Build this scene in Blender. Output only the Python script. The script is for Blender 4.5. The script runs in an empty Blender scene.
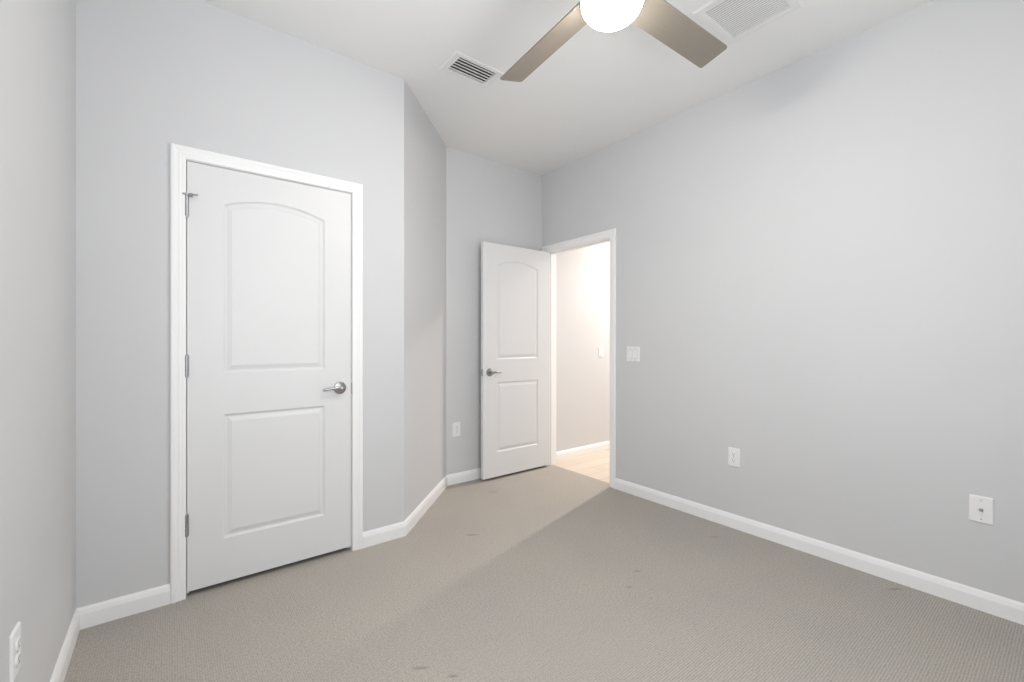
import bpy, bmesh, math
from math import sin, cos, pi, radians, sqrt
from mathutils import Vector, Matrix
from mathutils.geometry import tessellate_polygon

S = bpy.context.scene
C = S.collection

# ------------------------------------------------------------------ camera
CAM_H = 1.195
cam_d = bpy.data.cameras.new('camera')
cam_d.sensor_width = 36.0
cam_d.lens = 441.0 / 1024.0 * 36.0
cam_d.clip_start = 0.02
cam = bpy.data.objects.new('camera', cam_d)
cam.location = (0, 0, CAM_H)
cam.rotation_euler = (radians(90), 0, -math.atan2(341, 441))
C.objects.link(cam)
S.camera = cam

# ------------------------------------------------------------------ view, sky, large lights
S.view_settings.view_transform = 'Standard'
S.view_settings.look = 'None'
S.view_settings.exposure = 0.16
S.view_settings.gamma = 1.0
S.view_settings.use_curve_mapping = False

W = bpy.data.worlds.new('sky')
W.use_nodes = True
W.node_tree.nodes['Background'].inputs['Color'].default_value = (0.90, 0.95, 1.0, 1)
W.node_tree.nodes['Background'].inputs['Strength'].default_value = 0.0
S.world = W

# room plan (metres): X along the closet wall, Y towards the back wall
LX, RX = -0.312, 2.85          # left / right wall
WY, BY = 2.55, 3.217           # closet wall / back wall
OX = 1.133                     # outer corner of the closet wall, where the diagonal starts
IX = OX + (BY - WY)            # diagonal meets the back wall
RY = -0.50                     # rear wall behind the camera
H = 2.805
WT = 0.12                      # wall thickness
HX = 5.6                       # far end of the hall
HY = 1.9                       # near side of the hall
D1 = (0.059, 0.812, 0.024, 2.034)      # closet door slab x0,x1,z0,z1
DY = (2.371, 3.140)                    # doorway opening in the right wall
DTOP = 2.044


def area_light(name, loc, rot, sx, sy, power, color):
    d = bpy.data.lights.new(name, 'AREA')
    d.shape = 'RECTANGLE'
    d.size = sx
    d.size_y = sy
    d.energy = power
    d.color = color
    o = bpy.data.objects.new(name, d)
    o.location = loc
    o.rotation_euler = rot
    C.objects.link(o)
    return o


WIN = (-0.20, 1.45, 0.80, 2.35)   # rear window opening x0,x1,z0,z1
WINL = (-0.38, 1.22, 0.80, 2.30)  # left wall window opening y0,y1,z0,z1 (added, unseen beside the viewer)
P_REAR_SKY, P_REAR_CEIL, P_LEFT_FILL, P_LEFT_CEIL, GLOBE_E, P_HALL, P_HALL_FILL = 24, 22, 19, 6, 116, 225, 6
# daylight through the rear window; the left window and upward fills are added
wc = ((WIN[0] + WIN[1]) / 2, (WIN[2] + WIN[3]) / 2)
area_light('rear_window_sky', (wc[0], RY - 0.10, wc[1]), (radians(90), 0, 0),
           WIN[1] - WIN[0], WIN[3] - WIN[2], P_REAR_SKY, (0.93, 0.965, 1.0))
area_light('rear_ceiling_fill', (wc[0], RY - 0.30, wc[1] - 0.75), (radians(148), 0, 0),
           WIN[1] - WIN[0], 0.6, P_REAR_CEIL, (0.97, 0.98, 1.0))  # added fill tilted up to brighten the ceiling
wl = ((WINL[0] + WINL[1]) / 2, (WINL[2] + WINL[3]) / 2)
area_light('left_window_fill', (LX - 0.10, wl[0], wl[1]), (radians(90), 0, radians(-90)),
           WINL[1] - WINL[0], WINL[3] - WINL[2], P_LEFT_FILL, (0.93, 0.965, 1.0))  # added light coming in at the added left window
area_light('left_ceiling_fill', (LX - 0.30, wl[0], wl[1] - 0.75), (radians(148), 0, radians(-90)),
           WINL[1] - WINL[0], 0.6, P_LEFT_CEIL, (0.97, 0.98, 1.0))  # second added upward fill, on the left side
# hall lights, beyond the open door: a ceiling spot towards the doorway and an added fill for the hall wall
_d = bpy.data.lights.new('hall_spot', 'SPOT')
_d.shadow_soft_size = 0.035
_d.spot_size = radians(161)
_d.spot_blend = 1.0
_d.energy = P_HALL
_d.color = (1.0, 0.89, 0.79)
_o = bpy.data.objects.new('hall_spot', _d)
_o.location = (4.4, 2.79, 2.76)
C.objects.link(_o)
area_light('hall_fill', (4.6, HY + 0.03, 1.5), (radians(90), 0, 0), 1.6, 2.2, P_HALL_FILL, (1.0, 0.97, 0.93))  # added soft fill


# ------------------------------------------------------------------ materials
def new_mat(name, color, rough=0.5, metal=0.0, spec=0.5):
    m = bpy.data.materials.new(name)
    m.use_nodes = True
    b = m.node_tree.nodes['Principled BSDF']
    b.inputs['Base Color'].default_value = (*color, 1)
    b.inputs['Roughness'].default_value = rough
    b.inputs['Metallic'].default_value = metal
    b.inputs['Specular IOR Level'].default_value = spec
    return m


def add_noise_bump(m, scale, strength, dist, detail=4.0):
    nt = m.node_tree
    b = nt.nodes['Principled BSDF']
    tc = nt.nodes.new('ShaderNodeTexCoord')
    n = nt.nodes.new('ShaderNodeTexNoise')
    n.inputs['Scale'].default_value = scale
    n.inputs['Detail'].default_value = detail
    bp = nt.nodes.new('ShaderNodeBump')
    bp.inputs['Strength'].default_value = strength
    bp.inputs['Distance'].default_value = dist
    nt.links.new(tc.outputs['Object'], n.inputs['Vector'])
    nt.links.new(n.outputs['Fac'], bp.inputs['Height'])
    nt.links.new(bp.outputs['Normal'], b.inputs['Normal'])
    return n


def add_tone(m, scale, c0, c1):
    """very soft large scale variation of the base colour"""
    nt = m.node_tree
    b = nt.nodes['Principled BSDF']
    tc = nt.nodes.new('ShaderNodeTexCoord')
    n = nt.nodes.new('ShaderNodeTexNoise')
    n.inputs['Scale'].default_value = scale
    n.inputs['Detail'].default_value = 3
    r = nt.nodes.new('ShaderNodeValToRGB')
    r.color_ramp.elements[0].position = 0.3
    r.color_ramp.elements[1].position = 0.7
    r.color_ramp.elements[0].color = (*c0, 1)
    r.color_ramp.elements[1].color = (*c1, 1)
    nt.links.new(tc.outputs['Object'], n.inputs['Vector'])
    nt.links.new(n.outputs['Fac'], r.inputs['Fac'])
    nt.links.new(r.outputs['Color'], b.inputs['Base Color'])


M = {}
M['wall'] = new_mat('grey_wall_paint', (0.645, 0.648, 0.656), 0.62, 0, 0.3)
add_tone(M['wall'], 1.6, (0.629, 0.632, 0.643), (0.643, 0.646, 0.657))
add_noise_bump(M['wall'], 90, 0.10, 0.002)
M['ceiling'] = new_mat('ceiling_paint', (0.84, 0.84, 0.84), 0.8, 0, 0.2)
add_noise_bump(M['ceiling'], 60, 0.15, 0.002)
M['trim'] = new_mat('white_trim_paint', (0.89, 0.89, 0.89), 0.38, 0, 0.4)
M['door'] = new_mat('white_door_paint', (0.745, 0.745, 0.75), 0.42, 0, 0.4)
add_noise_bump(M['door'], 160, 0.05, 0.001)
M['plastic'] = new_mat('white_plastic', (0.84, 0.84, 0.84), 0.3)
M['slot'] = new_mat('dark_slot', (0.05, 0.05, 0.05), 0.5)
M['nickel'] = new_mat('satin_nickel', (0.40, 0.40, 0.40), 0.25, 1.0)
M['hinge'] = new_mat('dull_steel', (0.42, 0.42, 0.43), 0.42, 1.0)
M['vent'] = new_mat('white_enamel', (0.80, 0.80, 0.80), 0.4)
M['duct'] = new_mat('dark_duct', (0.03, 0.03, 0.033), 0.7)
M['filter'] = new_mat('grey_filter', (0.42, 0.42, 0.43), 0.9)
M['recess'] = new_mat('grille_recess', (0.36, 0.36, 0.365), 0.9)
M['screw'] = new_mat('screw_head', (0.55, 0.55, 0.55), 0.4, 0.4)


def make_blade_mat():
    m = new_mat('brushed_blade', (0.30, 0.27, 0.23), 0.30, 0.6)
    nt = m.node_tree
    b = nt.nodes['Principled BSDF']
    tc = nt.nodes.new('ShaderNodeTexCoord')
    mp = nt.nodes.new('ShaderNodeMapping')
    mp.inputs['Scale'].default_value = (4, 260, 4)
    n = nt.nodes.new('ShaderNodeTexNoise')
    n.inputs['Scale'].default_value = 1.0
    n.inputs['Detail'].default_value = 3
    r = nt.nodes.new('ShaderNodeValToRGB')
    r.color_ramp.elements[0].color = (0.275, 0.245, 0.205, 1)
    r.color_ramp.elements[1].color = (0.325, 0.29, 0.243, 1)
    nt.links.new(tc.outputs['Object'], mp.inputs['Vector'])
    nt.links.new(mp.outputs['Vector'], n.inputs['Vector'])
    nt.links.new(n.outputs['Fac'], r.inputs['Fac'])
    nt.links.new(r.outputs['Color'], b.inputs['Base Color'])
    return m


M['blade'] = make_blade_mat()


def make_globe_mat():
    m = bpy.data.materials.new('lit_opal_glass')
    m.use_nodes = True
    b = m.node_tree.nodes['Principled BSDF']
    b.inputs['Base Color'].default_value = (0.9, 0.88, 0.84, 1)
    b.inputs['Roughness'].default_value = 0.3
    b.inputs['Emission Color'].default_value = (1.0, 0.955, 0.885, 1)
    b.inputs['Emission Strength'].default_value = GLOBE_E
    return m


M['globe'] = make_globe_mat()

# dents and pulled loops of the carpet: x, y, half length, half width, angle
CARPET_MARKS = [
    (2.013, 2.855, 0.055, 0.013, -0.60),
    (1.465, 2.301, 0.050, 0.014, -0.60),
    (1.915, 1.415, 0.026, 0.009, -0.60),
    (1.760, 1.347, 0.022, 0.008, -0.60),
    (2.624, 1.370, 0.035, 0.010, -0.60),
    (2.760, 0.552, 0.050, 0.010, -0.60),
    (0.720, 1.481, 0.040, 0.009, -0.60),
    (0.796, 1.373, 0.025, 0.008, -0.60)]


def make_carpet():
    m = new_mat('looped_carpet', (0.40, 0.36, 0.32), 0.95, 0, 0.1)
    nt = m.node_tree
    L = nt.links.new
    N = nt.nodes.new
    b = nt.nodes['Principled BSDF']
    tc = N('ShaderNodeTexCoord')
    sep = N('ShaderNodeSeparateXYZ')
    # slight wobble of the rows
    wob = N('ShaderNodeTexNoise')
    wob.inputs['Scale'].default_value = 14
    wob.inputs['Detail'].default_value = 2
    vm = N('ShaderNodeVectorMath')
    vm.operation = 'MULTIPLY_ADD'
    vm.inputs[1].default_value = (0.004, 0.004, 0)
    L(tc.outputs['Object'], wob.inputs['Vector'])
    L(wob.outputs['Color'], vm.inputs[0])
    L(tc.outputs['Object'], vm.inputs[2])
    L(vm.outputs['Vector'], sep.inputs['Vector'])

    def math(op, a, bb=None, cl=False):
        n = N('ShaderNodeMath')
        n.operation = op
        n.use_clamp = cl
        for i, v in enumerate((a, bb)):
            if v is None:
                continue
            if isinstance(v, (int, float)):
                n.inputs[i].default_value = v
            else:
                L(v, n.inputs[i])
        return n.outputs[0]

    sx = math('SINE', math('MULTIPLY', sep.outputs['X'], 2 * pi / 0.0078))
    sy = math('SINE', math('MULTIPLY', sep.outputs['Y'], 2 * pi / 0.0088))
    # rows of loops: strong ribs across, weaker break-up along
    h = math('ADD', math('MULTIPLY', sy, 0.22), math('MULTIPLY', math('MULTIPLY', sx, sy), 0.26))
    h = math('ADD', h, math('MULTIPLY', sx, 0.10))
    h = math('ADD', h, 0.5)
    fine = N('ShaderNodeTexNoise')
    fine.inputs['Scale'].default_value = 125
    fine.inputs['Detail'].default_value = 3
    L(tc.outputs['Object'], fine.inputs['Vector'])
    hh = math('ADD', math('MULTIPLY', h, 0.42), math('MULTIPLY', fine.outputs['Fac'], 0.58))
    big = N('ShaderNodeTexNoise')
    big.inputs['Scale'].default_value = 2.2
    big.inputs['Detail'].default_value = 3
    L(tc.outputs['Object'], big.inputs['Vector'])
    # marks
    so = N('ShaderNodeSeparateXYZ')
    L(tc.outputs['Object'], so.inputs['Vector'])
    total = None
    for (x, y, ha, hb, ang) in CARPET_MARKS:
        dx = math('SUBTRACT', so.outputs['X'], x)
        dy = math('SUBTRACT', so.outputs['Y'], y)
        u = math('DIVIDE', math('ADD', math('MULTIPLY', dx, cos(ang)), math('MULTIPLY', dy, sin(ang))), ha)
        v = math('DIVIDE', math('SUBTRACT', math('MULTIPLY', dy, cos(ang)), math('MULTIPLY', dx, sin(ang))), hb)
        r2 = math('ADD', math('MULTIPLY', u, u), math('MULTIPLY', v, v))
        s = math('SUBTRACT', 1.0, r2, True)
        total = s if total is None else math('MAXIMUM', total, s)
    mark_dark = math('MULTIPLY', total, fine.outputs['Fac'])
    ramp = N('ShaderNodeValToRGB')
    ramp.color_ramp.elements[0].position = 0.22
    ramp.color_ramp.elements[1].position = 0.80
    ramp.color_ramp.elements[0].color = (0.262, 0.243, 0.221, 1)
    ramp.color_ramp.elements[1].color = (0.585, 0.547, 0.503, 1)
    L(hh, ramp.inputs['Fac'])
    mix = N('ShaderNodeMix')
    mix.data_type = 'RGBA'
    mix.blend_type = 'MULTIPLY'
    r2_ = N('ShaderNodeValToRGB')
    r2_.color_ramp.elements[0].position = 0.3
    r2_.color_ramp.elements[1].position = 0.7
    r2_.color_ramp.elements[0].color = (0.95, 0.95, 0.955, 1)
    r2_.color_ramp.elements[1].color = (1.0, 0.99, 0.975, 1)
    L(big.outputs['Fac'], r2_.inputs['Fac'])
    mix.inputs[0].default_value = 1.0
    L(ramp.outputs['Color'], mix.inputs[6])
    L(r2_.outputs['Color'], mix.inputs[7])
    mix2 = N('ShaderNodeMix')
    mix2.data_type = 'RGBA'
    mix2.inputs[7].default_value = (0.15, 0.13, 0.11, 1)  # bared backing of pulled loops and shade of dents, both as dark colour
    L(math('MULTIPLY', mark_dark, 0.9), mix2.inputs[0])
    L(mix.outputs[2], mix2.inputs[6])
    L(mix2.outputs[2], b.inputs['Base Color'])
    bp = N('ShaderNodeBump')
    bp.inputs['Strength'].default_value = 0.55
    bp.inputs['Distance'].default_value = 0.004
    L(math('SUBTRACT', hh, math('MULTIPLY', total, 1.2)), bp.inputs['Height'])
    L(bp.outputs['Normal'], b.inputs['Normal'])
    return m


M['carpet'] = make_carpet()


def make_hall_floor():
    m = new_mat('pale_hall_planks', (0.62, 0.54, 0.46), 0.4)
    nt = m.node_tree
    b = nt.nodes['Principled BSDF']
    tc = nt.nodes.new('ShaderNodeTexCoord')
    br = nt.nodes.new('ShaderNodeTexBrick')
    br.inputs['Scale'].default_value = 1.0
    br.inputs['Brick Width'].default_value = 0.9
    br.inputs['Row Height'].default_value = 0.15
    br.inputs['Mortar Size'].default_value = 0.002
    br.inputs['Color1'].default_value = (0.66, 0.575, 0.49, 1)
    br.inputs['Color2'].default_value = (0.58, 0.50, 0.42, 1)
    br.inputs['Mortar'].default_value = (0.42, 0.35, 0.29, 1)
    nt.links.new(tc.outputs['Object'], br.inputs['Vector'])
    nt.links.new(br.outputs['Color'], b.inputs['Base Color'])
    return m


M['hall_floor'] = make_hall_floor()


# ------------------------------------------------------------------ mesh helpers
def add_box(bm, x0, x1, y0, y1, z0, z1):
    vs = [bm.verts.new(p) for p in
          ((x0, y0, z0), (x1, y0, z0), (x1, y1, z0), (x0, y1, z0),
           (x0, y0, z1), (x1, y0, z1), (x1, y1, z1), (x0, y1, z1))]
    for f in ((0, 3, 2, 1), (4, 5, 6, 7), (0, 1, 5, 4), (1, 2, 6, 5), (2, 3, 7, 6), (3, 0, 4, 7)):
        bm.faces.new([vs[i] for i in f])
    return vs


def add_rings(bm, rings, cap=True):
    """connect closed rings of equal length into a skin"""
    vr = [[bm.verts.new(p) for p in r] for r in rings]
    n = len(vr[0])
    for a, b in zip(vr, vr[1:]):
        for i in range(n):
            bm.faces.new((a[i], a[(i + 1) % n], b[(i + 1) % n], b[i]))
    if cap:
        bm.faces.new(list(reversed(vr[0])))
        bm.faces.new(vr[-1])
    return vr


def add_lathe(bm, prof, center=(0, 0, 0), axis='Z', n=32, cap=True):
    rings = []
    cx, cy, cz = center
    for r, h in prof:
        ring = []
        for i in range(n):
            a = 2 * pi * i / n
            p, q = r * cos(a), r * sin(a)
            if axis == 'Z':
                ring.append((cx + p, cy + q, cz + h))
            else:                                   # axis along -Y (out of a wall)
                ring.append((cx + p, cy - h, cz + q))
        rings.append(ring)
    return add_rings(bm, rings, cap)


def obj(name, bm, mat, parent=None, smooth=False, bevel=0.0):
    bmesh.ops.recalc_face_normals(bm, faces=bm.faces[:])
    me = bpy.data.meshes.new(name)
    bm.to_mesh(me)
    bm.free()
    me.materials.append(mat)
    if smooth:
        for p in me.polygons:
            p.use_smooth = True
        me.set_sharp_from_angle(angle=radians(40))
    o = bpy.data.objects.new(name, me)
    C.objects.link(o)
    if parent:
        o.parent = parent
    if bevel:
        md = o.modifiers.new('bevel', 'BEVEL')
        md.width = bevel
        md.segments = 2
        md.limit_method = 'ANGLE'
    return o


def tag(o, label, cat, group=None):
    o['label'] = label
    o['category'] = cat
    if group:
        o['group'] = group
    return o


def thing(name, label, cat, loc=(0, 0, 0), rz=0.0, group=None):
    o = bpy.data.objects.new(name, None)
    o.empty_display_size = 0.05
    o.location = loc
    o.rotation_euler = (0, 0, rz)
    C.objects.link(o)
    return tag(o, label, cat, group)


def struct(name, bm, mat, label, cat, **k):
    o = obj(name, bm, mat, **k)
    o['kind'] = 'structure'
    return tag(o, label, cat)


def slab(bm, fn, u0, u1, v0, v1, t0, t1, holes=()):
    """plate in (u,v) with rectangular holes, thickness t0..t1; fn(u,v,t) -> xyz"""
    us = sorted({u0, u1, *[h[0] for h in holes], *[h[1] for h in holes]})
    vs = sorted({v0, v1, *[h[2] for h in holes], *[h[3] for h in holes]})
    us = [u for u in us if u0 <= u <= u1]
    vs = [v for v in vs if v0 <= v <= v1]

    def solid(i, j):
        if i < 0 or j < 0 or i >= len(us) - 1 or j >= len(vs) - 1:
            return False
        cu, cv = (us[i] + us[i + 1]) / 2, (vs[j] + vs[j + 1]) / 2
        return not any(h[0] < cu < h[1] and h[2] < cv < h[3] for h in holes)
    cache = {}

    def V(i, j, t):
        k = (i, j, t)
        if k not in cache:
            cache[k] = bm.verts.new(fn(us[i], vs[j], t))
        return cache[k]
    for i in range(len(us) - 1):
        for j in range(len(vs) - 1):
            if not solid(i, j):
                continue
            for t in (t0, t1):
                bm.faces.new((V(i, j, t), V(i + 1, j, t), V(i + 1, j + 1, t), V(i, j + 1, t)))
            for (di, dj, a, b) in ((-1, 0, (i, j), (i, j + 1)), (1, 0, (i + 1, j), (i + 1, j + 1)),
                                   (0, -1, (i, j), (i + 1, j)), (0, 1, (i, j + 1), (i + 1, j + 1))):
                if not solid(i + di, j + dj):
                    bm.faces.new((V(*a, t0), V(*b, t0), V(*b, t1), V(*a, t1)))


def sweep(bm, path, prof, right=True, closed_ends=True):
    """profile (offset, z) swept along an XY path, offset to the right hand side, mitred"""
    P = [Vector(p) for p in path]
    rings = []
    for i, p in enumerate(P):
        d0 = (P[i] - P[i - 1]).normalized() if i > 0 else None
        d1 = (P[i + 1] - P[i]).normalized() if i < len(P) - 1 else None
        if d0 is None:
            d0 = d1
        if d1 is None:
            d1 = d0
        n0 = Vector((d0.y, -d0.x))
        n1 = Vector((d1.y, -d1.x))
        m = (n0 + n1)
        m = m / m.dot(n0)
        rings.append([(p.x + m.x * o, p.y + m.y * o, z) for o, z in prof])
    return rings


# ------------------------------------------------------------------ the room shell
bm = bmesh.new()
slab(bm, lambda u, v, t: (u, v, t), LX - WT, 2.915, RY - WT, BY + WT, -0.06, 0.0)
struct('floor', bm, M['carpet'], 'greige looped carpet covering the bedroom floor', 'carpet')

bm = bmesh.new()
slab(bm, lambda u, v, t: (u, v, t), 2.915, HX + WT, HY - WT, BY + WT, -0.06, -0.002)
struct('floor_hall', bm, M['hall_floor'], 'pale plank floor of the hall beyond the doorway', 'floor')

VENT = (1.420, 2.225, 0.336, 0.204)     # register centre x,y and outer size
GRILLE = (2.208, 0.993, 0.375, 0.355)  # return grille
VH = (VENT[0] - 0.128, VENT[0] + 0.128, VENT[1] - 0.072, VENT[1] + 0.072)
bm = bmesh.new()
slab(bm, lambda u, v, t: (u, v, t), LX - WT, HX + WT, RY - WT, BY + WT, H, H + 0.08, [VH])
struct('ceiling', bm, M['ceiling'], 'flat pale grey ceiling over the bedroom', 'ceiling')

bm = bmesh.new()
slab(bm, lambda u, v, t: (t, u, v), RY - WT, BY + WT, 0, H, LX - WT, LX, [WINL])
struct('wall_left', bm, M['wall'], 'plain grey wall at the left edge of the view', 'wall')

JG = 0.022                              # jamb allowance round the closet door slab
bm = bmesh.new()
slab(bm, lambda u, v, t: (u, t, v), LX, OX - 0.05, 0, H, WY, WY + 0.11,
     [(D1[0] - JG, D1[1] + JG, -1, D1[3] + JG)])
# keep a clean lower edge: the hole runs to the floor
struct('wall_closet', bm, M['wall'], 'grey wall holding the closed closet door', 'wall')

# diagonal wall: a prism whose long face is the diagonal
bm = bmesh.new()
q = 0.11
pts = [(OX, WY), (IX, BY), (IX - 0.16, BY), (OX - 0.05, WY + 0.11), (OX - 0.05, WY)]
add_rings(bm, [[(x, y, 0) for x, y in pts], [(x, y, H) for x, y in pts]])
struct('wall_diagonal', bm, M['wall'], 'narrow angled grey wall between closet wall and back wall', 'wall')

bm = bmesh.new()
slab(bm, lambda u, v, t: (u, t, v), LX, RX + 0.06, 0, H, BY, BY + WT)
struct('wall_back', bm, M['wall'], 'grey back wall behind the open door', 'wall')

bm = bmesh.new()
slab(bm, lambda u, v, t: (u, t, v), RX + 0.06, HX + WT, -0.06, H, BY, BY + WT)
struct('wall_hall', bm, M['wall'], 'pale hall wall seen through the doorway', 'wall')

bm = bmesh.new()
slab(bm, lambda u, v, t: (t, u, v), RY - WT, BY, -0.001, H, RX, RX + WT,
     [(DY[0] - 0.02, DY[1] + 0.02, -1, DTOP + 0.02)])
struct('wall_right', bm, M['wall'], 'long grey wall on the right with the doorway', 'wall')

bm = bmesh.new()
slab(bm, lambda u, v, t: (u, t, v), LX, RX, 0, H, RY - WT, RY, [WIN])
struct('wall_rear', bm, M['wall'], 'grey wall with a wide window behind the viewer', 'wall')

bm = bmesh.new()
slab(bm, lambda u, v, t: (u, t, v), RX + WT, HX + WT, -0.06, H, HY - WT, HY)
struct('wall_hall_near', bm, M['wall'], 'near side wall of the hall beyond the doorway', 'wall')
bm = bmesh.new()
slab(bm, lambda u, v, t: (t, u, v), HY, BY, -0.06, H, HX, HX + WT)
struct('wall_hall_end', bm, M['wall'], 'far end wall of the hall beyond the doorway', 'wall')

# rear window frame (outside the photograph, daylight comes through it)
bm = bmesh.new()
x0, x1, z0, z1 = WIN
for a, b in ((x0, x0 + 0.04), (x1 - 0.04, x1), ((x0 + x1) / 2 - 0.03, (x0 + x1) / 2 + 0.03)):
    add_box(bm, a, b, RY - 0.07, RY - 0.02, z0, z1)
for a, b in ((z0, z0 + 0.04), (z1 - 0.04, z1)):
    add_box(bm, x0, x1, RY - 0.068, RY - 0.022, a, b)
struct('window_1', bm, M['trim'], 'white framed wide window in the rear wall', 'window')
bm = bmesh.new()
x0, x1, z0, z1 = WINL  # frame of the added left window, out of view
for a, b in ((x0, x0 + 0.04), (x1 - 0.04, x1), ((x0 + x1) / 2 - 0.03, (x0 + x1) / 2 + 0.03)):
    add_box(bm, LX - 0.07, LX - 0.02, a, b, z0, z1)
for a, b in ((z0, z0 + 0.04), (z1 - 0.04, z1)):
    add_box(bm, LX - 0.068, LX - 0.022, x0, x1, a, b)
struct('added_window', bm, M['trim'], 'added white framed window in the left wall beside the viewer', 'window')

# ------------------------------------------------------------------ baseboards
BPROF = [(0, 0), (0.014, 0), (0.014, 0.060), (0.011, 0.071), (0.0095, 0.078), (0.005, 0.087), (0, 0.087)]
CAS_W = 0.058
room_path = [(LX, RY), (LX, WY), (OX, WY), (IX, BY), (RX, BY)]
rings = sweep(None, room_path, BPROF)


def base_piece(name, r0, r1, label):
    bm = bmesh.new()
    add_rings(bm, [r0, r1])
    return struct(name, bm, M['trim'], label, 'baseboard')


def ring_at_x(x, y=WY):
    return [(x, y - o, z) for o, z in BPROF]


base_piece('baseboard_left', rings[0], rings[1], 'white baseboard along the left wall')
base_piece('baseboard_closet_left', rings[1], ring_at_x(D1[0] - 0.004 - CAS_W),
           'short white baseboard left of the closet door')
base_piece('baseboard_closet_right', ring_at_x(D1[1] + 0.006 + CAS_W), rings[2],
           'short white baseboard right of the closet door')
base_piece('baseboard_diagonal', rings[2], rings[3], 'white baseboard along the angled wall')
base_piece('baseboard_back', rings[3], rings[4], 'white baseboard behind the open door')
base_piece('baseboard_right', [(RX - o, DY[0] - 0.004 - CAS_W, z) for o, z in BPROF],
           [(RX - o, RY, z) for o, z in BPROF], 'long white baseboard along the right wall')
base_piece('baseboard_hall', [(RX + WT, BY - o, z) for o, z in BPROF],
           [(HX, BY - o, z) for o, z in BPROF], 'white baseboard of the hall wall beyond the doorway')

# ------------------------------------------------------------------ door casings and jambs
CPROF = [(0, 0), (0, 0.010), (0.003, 0.0115), (0.018, 0.0120), (0.024, 0.0135), (0.030, 0.0120),
         (0.036, 0.0135), (0.042, 0.0165), (0.052, 0.0165), (0.056, 0.0145), (CAS_W, 0.011), (CAS_W, 0)]


def casing(bm, fn, u0, u1, top):
    """three sided mitred casing round an opening, fn(u, v, n) -> xyz, n out of the wall"""
    rings = []
    for (u, v, su, sv) in ((u0, 0, -1, 0), (u0, top, -1, 1), (u1, top, 1, 1), (u1, 0, 1, 0)):
        rings.append([fn(u + su * o, v + sv * o, n) for o, n in CPROF])
    add_rings(bm, rings)


bm = bmesh.new()
casing(bm, lambda u, v, n: (u, WY - n, v), D1[0] - 0.004, D1[1] + 0.006, D1[3] + 0.006)
struct('trim_1', bm, M['trim'], 'white moulded casing around the closed closet door', 'door casing')
bm = bmesh.new()
for a, b in ((D1[0] - JG, D1[0] - 0.003), (D1[1] + 0.003, D1[1] + JG)):
    add_box(bm, a, b, WY, WY + 0.11, 0, D1[3] + JG)
add_box(bm, D1[0] - 0.003, D1[1] + 0.003, WY, WY + 0.11, D1[3] + 0.003, D1[3] + JG)
# stop strips behind the slab
add_box(bm, D1[0] - 0.003, D1[0] + 0.010, WY + 0.042, WY + 0.075, 0, D1[3] + 0.003)
add_box(bm, D1[1] - 0.010, D1[1] + 0.003, WY + 0.042, WY + 0.075, 0, D1[3] + 0.003)
add_box(bm, D1[0] + 0.010, D1[1] - 0.010, WY + 0.042, WY + 0.075, D1[3] - 0.010, D1[3] + 0.003)
struct('trim_2', bm, M['trim'], 'white jamb lining the closet doorway', 'door jamb')

bm = bmesh.new()
casing(bm, lambda u, v, n: (RX - n, u, v), DY[0] - 0.004, DY[1] + 0.004, DTOP + 0.004)
struct('trim_3', bm, M['trim'], 'white moulded casing around the open doorway', 'door casing')
bm = bmesh.new()
for a, b in ((DY[0] - 0.02, DY[0]), (DY[1], DY[1] + 0.02)):
    add_box(bm, RX, RX + WT, a, b, 0, DTOP + 0.02)
add_box(bm, RX, RX + WT, DY[0], DY[1], DTOP, DTOP + 0.02)
add_box(bm, RX + 0.045, RX + 0.08, DY[0], DY[0] + 0.011, 0, DTOP)
add_box(bm, RX + 0.045, RX + 0.08, DY[1] - 0.011, DY[1], 0, DTOP)
add_box(bm, RX + 0.045, RX + 0.08, DY[0] + 0.011, DY[1] - 0.011, DTOP - 0.011, DTOP)
struct('trim_4', bm, M['trim'], 'white jamb lining the open doorway', 'door jamb')
bm = bmesh.new()
casing(bm, lambda u, v, n: (RX + WT + n, u, v), DY[0] - 0.004, DY[1] + 0.004, DTOP + 0.004)
struct('trim_5', bm, M['trim'], 'white casing on the hall side of the open doorway', 'door casing')


# ------------------------------------------------------------------ panel doors
def panel_outline(x0, x1, z0, z1, rise, inset, n=20):
    """clockwise outline; rise > 0 gives an arched head springing from z1"""
    x0i, x1i, z0i = x0 + inset, x1 - inset, z0 + inset
    pts = [(x0i, z0i), (x1i, z0i)]
    if rise <= 0:
        return pts + [(x1i, z1 - inset), (x0i, z1 - inset)]
    hw = (x1 - x0) / 2
    r = (hw * hw + rise * rise) / (2 * rise)
    cx, cz = (x0 + x1) / 2, z1 + rise - r
    for i in range(n + 1):
        x = x1i + (x0i - x1i) * i / n
        pts.append((x, cz + sqrt((r - inset) ** 2 - (x - cx) ** 2)))
    return pts


PANEL_PROF = [(0, 0), (0.009, 0.0085), (0.016, 0.0085), (0.036, 0.0015)]


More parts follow.
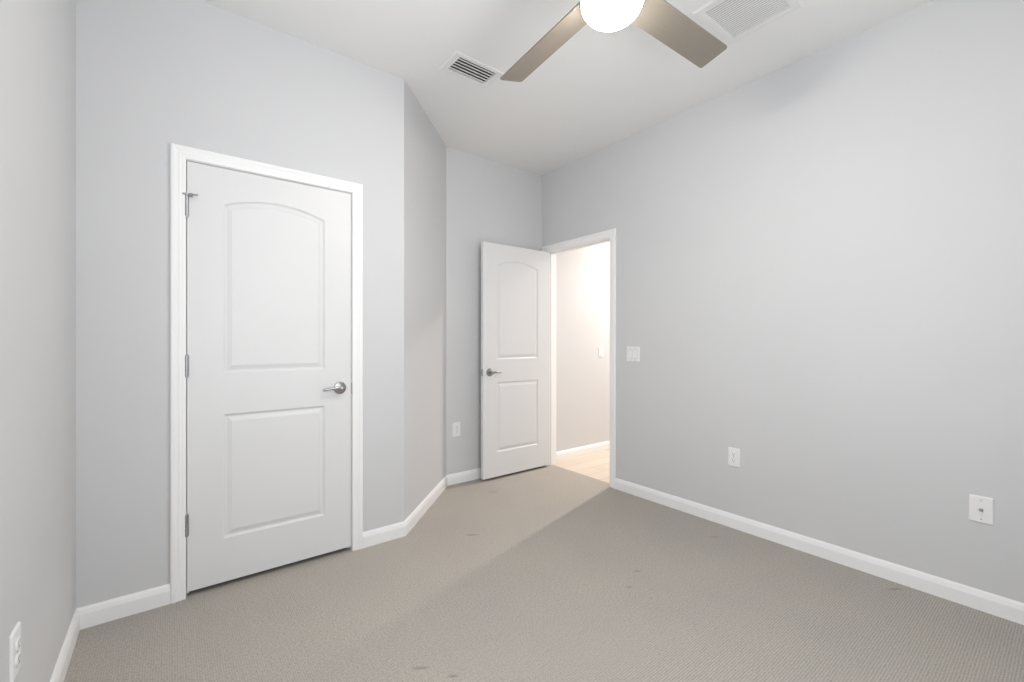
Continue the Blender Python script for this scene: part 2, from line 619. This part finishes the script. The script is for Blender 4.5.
def door_slab_bm(w, h, t=0.035):
    bm = bmesh.new()
    sx = 0.142
    panels = [(sx, w - sx, 0.212, 0.815, 0), (sx, w - sx, 1.016, 1.834, 0.048)]
    outer = [(0, 0), (w, 0), (w, h), (0, h)]
    for side in (0, 1):
        def P(x, z, d):
            return (x, d if side == 0 else t - d, z)
        outl = [panel_outline(*p, 0) for p in panels]
        polys = [[Vector((x, z, 0)) for x, z in outer]] + \
                [[Vector((x, z, 0)) for x, z in reversed(o)] for o in outl]
        flat = [v for pl in polys for v in pl]
        vs = [bm.verts.new(P(v.x, v.y, 0)) for v in flat]
        for tri in tessellate_polygon(polys):
            bm.faces.new([vs[i] for i in tri])
        if side == 0:
            front = vs[:4]
        else:
            back = vs[:4]
        for p in panels:
            rings = [[P(x, z, d) for x, z in panel_outline(*p, ins)] for ins, d in PANEL_PROF]
            vr = add_rings(bm, rings, cap=False)
            bm.faces.new(vr[-1])
    for i in range(4):
        bm.faces.new((front[i], front[(i + 1) % 4], back[(i + 1) % 4], back[i]))
    bmesh.ops.remove_doubles(bm, verts=bm.verts[:], dist=1e-5)
    return bm


def lever_handle(parent, x, z, y, sgn, out=-1, reach=0.052):
    """rose, neck and a gently waved lever; sgn is the direction the lever points in x"""
    bm = bmesh.new()
    prof = [(0.0345, 0), (0.0345, 0.004), (0.032, 0.008), (0.021, 0.011), (0.0125, 0.013),
            (0.0115, reach - 0.012), (0.0125, reach - 0.002), (0.009, reach + 0.004), (0.003, reach + 0.006)]
    vr = []
    rings = []
    for r, h in prof:
        rings.append([(x + r * cos(2 * pi * i / 32), y + out * h, z + r * sin(2 * pi * i / 32)) for i in range(32)])
    add_rings(bm, rings)
    # lever: elliptical section along x
    rings = []
    for k in range(15):
        s = k / 14.0
        px = x + sgn * (-0.004 + 0.104 * s)
        pz = z + 0.005 * sin(s * pi * 1.1) - 0.004 * s
        py = y + out * (reach - 0.006 + 0.004 * sin(s * pi) - 0.008 * s * s)
        hh = 0.0105 * (1 - 0.35 * s) * (1.0 if k < 14 else 0.55)
        ww = 0.0065 * (1 - 0.25 * s) * (1.0 if k < 14 else 0.55)
        rings.append([(px, py + ww * cos(2 * pi * i / 14), pz + hh * sin(2 * pi * i / 14)) for i in range(14)])
    add_rings(bm, rings)
    o = obj('lever_handle', bm, M['nickel'], parent, smooth=True)
    o['label'] = 'satin nickel lever handle'
    return o


def hinge(parent, x, y, z, h=0.098, stop=False, leaf=1):
    bm = bmesh.new()
    n = 5
    for k in range(n):
        a = z - h / 2 + h * k / n
        add_lathe(bm, [(0.0076, 0), (0.0084, 0.0008), (0.0084, h / n - 0.0014), (0.0072, h / n - 0.0004)], (x, y, a), n=14)
    add_lathe(bm, [(0.0045, 0), (0.0062, 0.001), (0.0055, 0.004), (0.002, 0.006)], (x, y, z + h / 2), n=14)
    add_lathe(bm, [(0.002, -0.005), (0.0055, -0.004), (0.0055, 0)], (x, y, z - h / 2), n=14)
    o = obj('hinge', bm, M['hinge'], parent, smooth=True)
    o['label'] = 'dull steel hinge'
    if stop:
        bm = bmesh.new()
        zt = z + h / 2 + 0.004
        add_lathe(bm, [(0.0095, -0.004), (0.0095, 0.004)], (x, y, zt), n=16)

        def rod(p, q_, r0, r1):
            d = (Vector(q_) - Vector(p)).normalized()
            a = d.orthogonal().normalized()
            b = d.cross(a)
            add_rings(bm, [[tuple(Vector(c) + (a * cos(2 * pi * i / 12) + b * sin(2 * pi * i / 12)) * r) for i in range(12)]
                           for c, r in ((p, r0), (q_, r1))])
        rod((x, y - 0.004, zt - 0.001), (x + 0.036, y - 0.017, zt - 0.001), 0.0032, 0.0032)
        rod((x + 0.012, y - 0.010, zt - 0.004), (x + 0.022, y - 0.013, zt - 0.004), 0.0085, 0.0085)
        rod((x + 0.036, y - 0.017, zt - 0.001), (x + 0.041, y - 0.0185, zt - 0.001), 0.006, 0.005)
        rod((x, y - 0.004, zt - 0.001), (x - 0.016, y - 0.008, zt - 0.001), 0.0035, 0.0045)
        s = obj('door_stop', bm, M['hinge'], o, smooth=True)
    return o


# closed closet door
w1, h1 = D1[1] - D1[0], D1[3] - D1[2]
door1 = thing('door_1', 'closed white two panel closet door with arched upper panel', 'door', (D1[0], WY + 0.001, D1[2]))
door1['kind'] = 'structure'
obj('door_slab', door_slab_bm(w1, h1), M['door'], door1, bevel=0.0015)
lever_handle(door1, w1 - 0.062, 0.908, 0.0, -1)
for zz, st in ((1.824, True), (1.078, False), (0.338, False)):
    hinge(door1, -0.0015, -0.0075, zz - D1[2], stop=st)
bm = bmesh.new()
add_box(bm, w1 + 0.0004, w1 + 0.0028, -0.004, 0.014, 0.872, 0.934)
o = obj('strike_plate', bm, M['hinge'], door1)

# open bedroom door, hinged on the far jamb and swung back to the back wall
DW = 0.760
ang = radians(0.3)
hx, hy = RX - 0.004, 3.134
lx, ly = hx - DW * cos(ang), hy - 0.035 - DW * sin(ang)
door2 = thing('door_2', 'white two panel door standing open against the back wall', 'door', (lx, ly, 0.022), ang)
door2['kind'] = 'structure'
obj('door_slab', door_slab_bm(DW, 2.016), M['door'], door2, bevel=0.0015)
lever_handle(door2, 0.066, 0.905, 0.0, 1)
lever_handle(door2, 0.066, 0.905, 0.035, 1, out=1, reach=0.036)
for zz in (1.80, 1.05, 0.31):
    hinge(door2, DW - 0.003, 0.041, zz)
bm = bmesh.new()
add_box(bm, -0.0012, 0.0004, 0.006, 0.029, 0.877, 0.934)
add_box(bm, -0.006, -0.001, 0.012, 0.023, 0.896, 0.914)
obj('latch', bm, M['hinge'], door2, bevel=0.0005)


# ------------------------------------------------------------------ wall plates
def rounded_rect(cx, cz, w, h, r, n=5):
    pts = []
    for (sx, sz, a0) in ((1, -1, -90), (1, 1, 0), (-1, 1, 90), (-1, -1, 180)):
        for k in range(n + 1):
            a = radians(a0 + 90 * k / n)
            pts.append((cx + sx * (w / 2 - r) + r * cos(a), cz + sz * (h / 2 - r) + r * sin(a)))
    return pts


def plate_bm(w, h, t=0.006):
    bm = bmesh.new()
    rings = []
    for ins, d in ((0, 0), (0, 0.0025), (0.0015, 0.0045), (0.004, t)):
        rings.append([(x, -d, z) for x, z in rounded_rect(0, 0, w - 2 * ins, h - 2 * ins, 0.004)])
    add_rings(bm, rings)
    return bm


def screw(parent, x, z, y=-0.006):
    bm = bmesh.new()
    add_lathe(bm, [(0.0034, 0), (0.0034, 0.0008), (0.002, 0.0014)], (x, y, z), 'Y', 14)
    return obj('screw', bm, M['screw'], parent)


def duplex_outlet(loc, rz, label):
    t = thing('power_outlet', label, 'outlet', loc, rz, 'duplex power outlets low on the walls')
    obj('cover_plate', plate_bm(0.076, 0.120), M['plastic'], t)
    for s in (1, -1):
        zc = s * 0.0195
        bm = bmesh.new()
        ring = []
        for i in range(28):
            a = 2 * pi * i / 28
            ring.append((0.0172 * cos(a), max(-0.0138, min(0.0138, 0.0172 * sin(a)))))
        add_rings(bm, [[(x, -0.005, zc + z) for x, z in ring], [(x, -0.0085, zc + z) for x, z in ring],
                       [(x * 0.95, -0.0095, zc + z * 0.95) for x, z in ring]])
        r = obj('receptacle', bm, M['plastic'], t)
        bm = bmesh.new()
        add_box(bm, -0.0075, -0.0052, -0.0099, -0.0093, zc + 0.000, zc + 0.0085)
        add_box(bm, 0.0052, 0.0075, -0.0099, -0.0093, zc + 0.001, zc + 0.0075)
        add_lathe(bm, [(0.0028, 0), (0.0028, 0.0006)], (0, -0.0093, zc - 0.0070), 'Y', 12)
        obj('slots', bm, M['slot'], r)
    screw(t, 0, 0)
    return t


def rocker_switch(loc, rz, gangs, label):
    w = 0.076 if gangs == 1 else 0.120
    t = thing('light_switch', label, 'light switch', loc, rz)
    obj('cover_plate', plate_bm(w, 0.118), M['plastic'], t)
    for g in range(gangs):
        xc = (g - (gangs - 1) / 2) * 0.046
        bm = bmesh.new()
        # rocker paddle: upper half tipped in, lower half standing out
        prof = [(-0.0330, -0.0108), (0.0, -0.0082), (0.0330, -0.0066)]
        add_rings(bm, [[(xc + sx * 0.0165, y, z) for z, y in prof] +
                       [(xc + sx * 0.0165, -0.004, 0.0330), (xc + sx * 0.0165, -0.004, -0.0330)] for sx in (-1, 1)])
        r = obj('rocker', bm, M['plastic'], t)
        bm = bmesh.new()
        add_box(bm, xc - 0.0182, xc + 0.0182, -0.0062, -0.0058, -0.0348, 0.0348)
        obj('rocker_surround', bm, M['filter'], t)
        for z in (0.0485, -0.0485):
            screw(t, xc, z)
    return t


def coax_plate(loc, rz, label):
    t = thing('cable_plate', label, 'cable outlet', loc, rz)
    obj('cover_plate', plate_bm(0.077, 0.118), M['plastic'], t)
    bm = bmesh.new()
    add_lathe(bm, [(0.0075, 0), (0.0075, 0.003), (0.0048, 0.0032), (0.0048, 0.011), (0.0040, 0.0115)], (0, -0.0058, 0), 'Y', 6)
    j = obj('cable_jack', bm, M['hinge'], t)
    j['label'] = 'dark metal cable jack'
    for z in (0.042, -0.042):
        screw(t, 0, z)
    return t


R_ = radians(-90)
duplex_outlet((RX, 1.362, 0.451), R_, 'white power outlet low on the right wall nearest the doorway')
coax_plate((RX, 0.275, 0.446), R_, 'white cable jack plate low on the right wall near the right edge')
rocker_switch((RX, 2.140, 1.093), R_, 2, 'white double rocker light switch on the right wall beside the doorway')
duplex_outlet((1.896, BY, 0.453), 0, 'white power outlet on the back wall left of the open door')
duplex_outlet((LX, 1.640, 0.413), radians(90), 'white power outlet on the left wall at the bottom left corner')
rocker_switch((3.713, BY, 1.08), 0, 1, 'small white light switch on the hall wall through the doorway')

# ------------------------------------------------------------------ supply register in the ceiling
vx, vy, vw, vd = VENT
reg = thing('ceiling_vent', 'small white ceiling air vent with dark slots left of the fan', 'air vent', (vx, vy, H))
bm = bmesh.new()


def frame_ring(bm, w, d, iw, idp, t):
    spec = [(w, d, 0), (w, d, -0.002), (w - 0.012, d - 0.012, -t), (iw + 0.008, idp + 0.008, -t), (iw, idp, -t + 0.003), (iw, idp, 0.012)]
    rings = [[(-a / 2, -b / 2, z), (a / 2, -b / 2, z), (a / 2, b / 2, z), (-a / 2, b / 2, z)] for a, b, z in spec]
    add_rings(bm, rings, cap=False)


frame_ring(bm, vw, vd, 0.252, 0.140, 0.007)
obj('frame', bm, M['vent'], reg)
bm = bmesh.new()
bw, bd = 0.127, 0.071
vs = [bm.verts.new(p) for p in ((-bw, -bd, 0.001), (bw, -bd, 0.001), (bw, bd, 0.001), (-bw, bd, 0.001),
                                (-bw, -bd, 0.16), (bw, -bd, 0.16), (bw, bd, 0.16), (-bw, bd, 0.16))]
for f in ((4, 5, 6, 7), (0, 1, 5, 4), (1, 2, 6, 5), (2, 3, 7, 6), (3, 0, 4, 7)):
    bm.faces.new([vs[i] for i in f])
obj('duct_box', bm, M['duct'], reg)
for k in range(5):
    yc = -0.0530 + 0.0255 * k
    bm = bmesh.new()
    rings = []
    for (dy, dz) in ((-0.0085, -0.0040), (-0.0035, -0.0020), (0.0020, -0.0005), (0.0080, 0.0002)):
        rings.append((yc + dy, dz))
    a = [(-0.125, y, z) for y, z in rings] + [(-0.125, y, z + 0.0012) for y, z in reversed(rings)]
    b = [(0.125, y, z) for y, z in rings] + [(0.125, y, z + 0.0012) for y, z in reversed(rings)]
    add_rings(bm, [a, b])
    obj('slat', bm, M['vent'], reg)

# ------------------------------------------------------------------ return air grille
gx, gy, gw, gd = GRILLE
ret = thing('return_air_grille', 'large square white ceiling grille with fine louvers right of the fan', 'air vent', (gx, gy, H))
bm = bmesh.new()
frame_ring(bm, gw, gd, gw - 0.084, gd - 0.084, 0.011)
obj('frame', bm, M['vent'], ret)
bm = bmesh.new()
iw, idp = (gw - 0.084) / 2, (gd - 0.084) / 2
n = 20
for k in range(n):
    xc = -iw + 2 * iw * (k + 0.5) / n
    a = [(xc - 0.0040, -idp, -0.0010), (xc + 0.0026, -idp, -0.0036), (xc + 0.0030, -idp, -0.0028), (xc - 0.0036, -idp, -0.0003)]
    add_rings(bm, [a, [(x, idp, z) for x, y, z in a]])
obj('louver_panel', bm, M['vent'], ret)
bm = bmesh.new()
add_box(bm, -iw, iw, -idp, idp, -0.0003, 0.0)
obj('backing', bm, M['recess'], ret)

# ------------------------------------------------------------------ ceiling fan
FX, FY, FZ = 1.251, 1.031, 2.466          # hub axis and blade height
fan = thing('ceiling_fan', 'ceiling fan with tan flat blades and a glowing white bowl light', 'ceiling fan', (FX, FY, H))
dz = FZ - H
bm = bmesh.new()
add_lathe(bm, [(0.068, 0), (0.068, -0.012), (0.060, -0.040), (0.030, -0.058), (0.014, -0.060)], n=40)
obj('canopy', bm, M['nickel'], fan, smooth=True)
bm = bmesh.new()
add_lathe(bm, [(0.013, -0.055), (0.013, dz + 0.125)], n=20)
obj('downrod', bm, M['nickel'], fan, smooth=True)
bm = bmesh.new()
add_lathe(bm, [(0.020, dz + 0.130), (0.060, dz + 0.124), (0.105, dz + 0.105), (0.122, dz + 0.080), (0.124, dz + 0.030),
               (0.112, dz + 0.012), (0.112, dz - 0.018), (0.113, dz - 0.022), (0.114, dz - 0.046), (0.109, dz - 0.051)], n=48)
obj('motor_housing', bm, M['nickel'], fan, smooth=True)
GR, GD, GZ = 0.110, 0.077, dz - 0.050
bm = bmesh.new()
prof = [(GR * 0.985, GZ + 0.004), (GR, GZ)]
for k in range(1, 15):
    a = pi / 2 * k / 15
    prof.append((GR * cos(a) ** 0.85, GZ - GD * sin(a)))
prof.append((0.004, GZ - GD))
add_lathe(bm, prof, n=48)
g = obj('lamp_shade', bm, M['globe'], fan, smooth=True)
g['label'] = 'glowing white glass bowl'
PITCH = radians(13.0)
BL = 0.678
BWD = 0.065
for k in range(4):
    a = (radians(-1.7), radians(85.0), radians(177.0), radians(267.0))[k]
    rot = Matrix.Rotation(a, 4, 'Z') @ Matrix.Rotation(-PITCH, 4, 'X')
    bm = bmesh.new()
    out = []
    r = 0.012
    for (px, py, a0) in ((0.085, -BWD * 0.94, None), (BL, -BWD, -90), (BL, BWD, 0), (0.085, BWD * 0.94, None)):
        if a0 is None:
            out.append((px, py))
        else:
            sy = -1 if py < 0 else 1
            for i in range(6):
                t = radians(a0 + 90 * i / 5)
                out.append((px - r + r * cos(t), py - sy * r + r * sin(t)))
    lo = [(x, y, -0.003) for x, y in out]
    hi = [(x, y, 0.003) for x, y in out]
    add_rings(bm, [lo, hi])
    b = obj('blade', bm, M['blade'], fan)
    b.location = (0, 0, dz)
    b.rotation_euler = rot.to_euler()
    bm = bmesh.new()
    add_rings(bm, [[(x, y, z) for x, y in ((0.100, -0.022), (0.190, -0.034), (0.215, -0.020), (0.215, 0.020), (0.190, 0.034), (0.100, 0.022))]
                   for z in (0.0032, 0.0075)])
    obj('blade_arm', bm, M['nickel'], b)
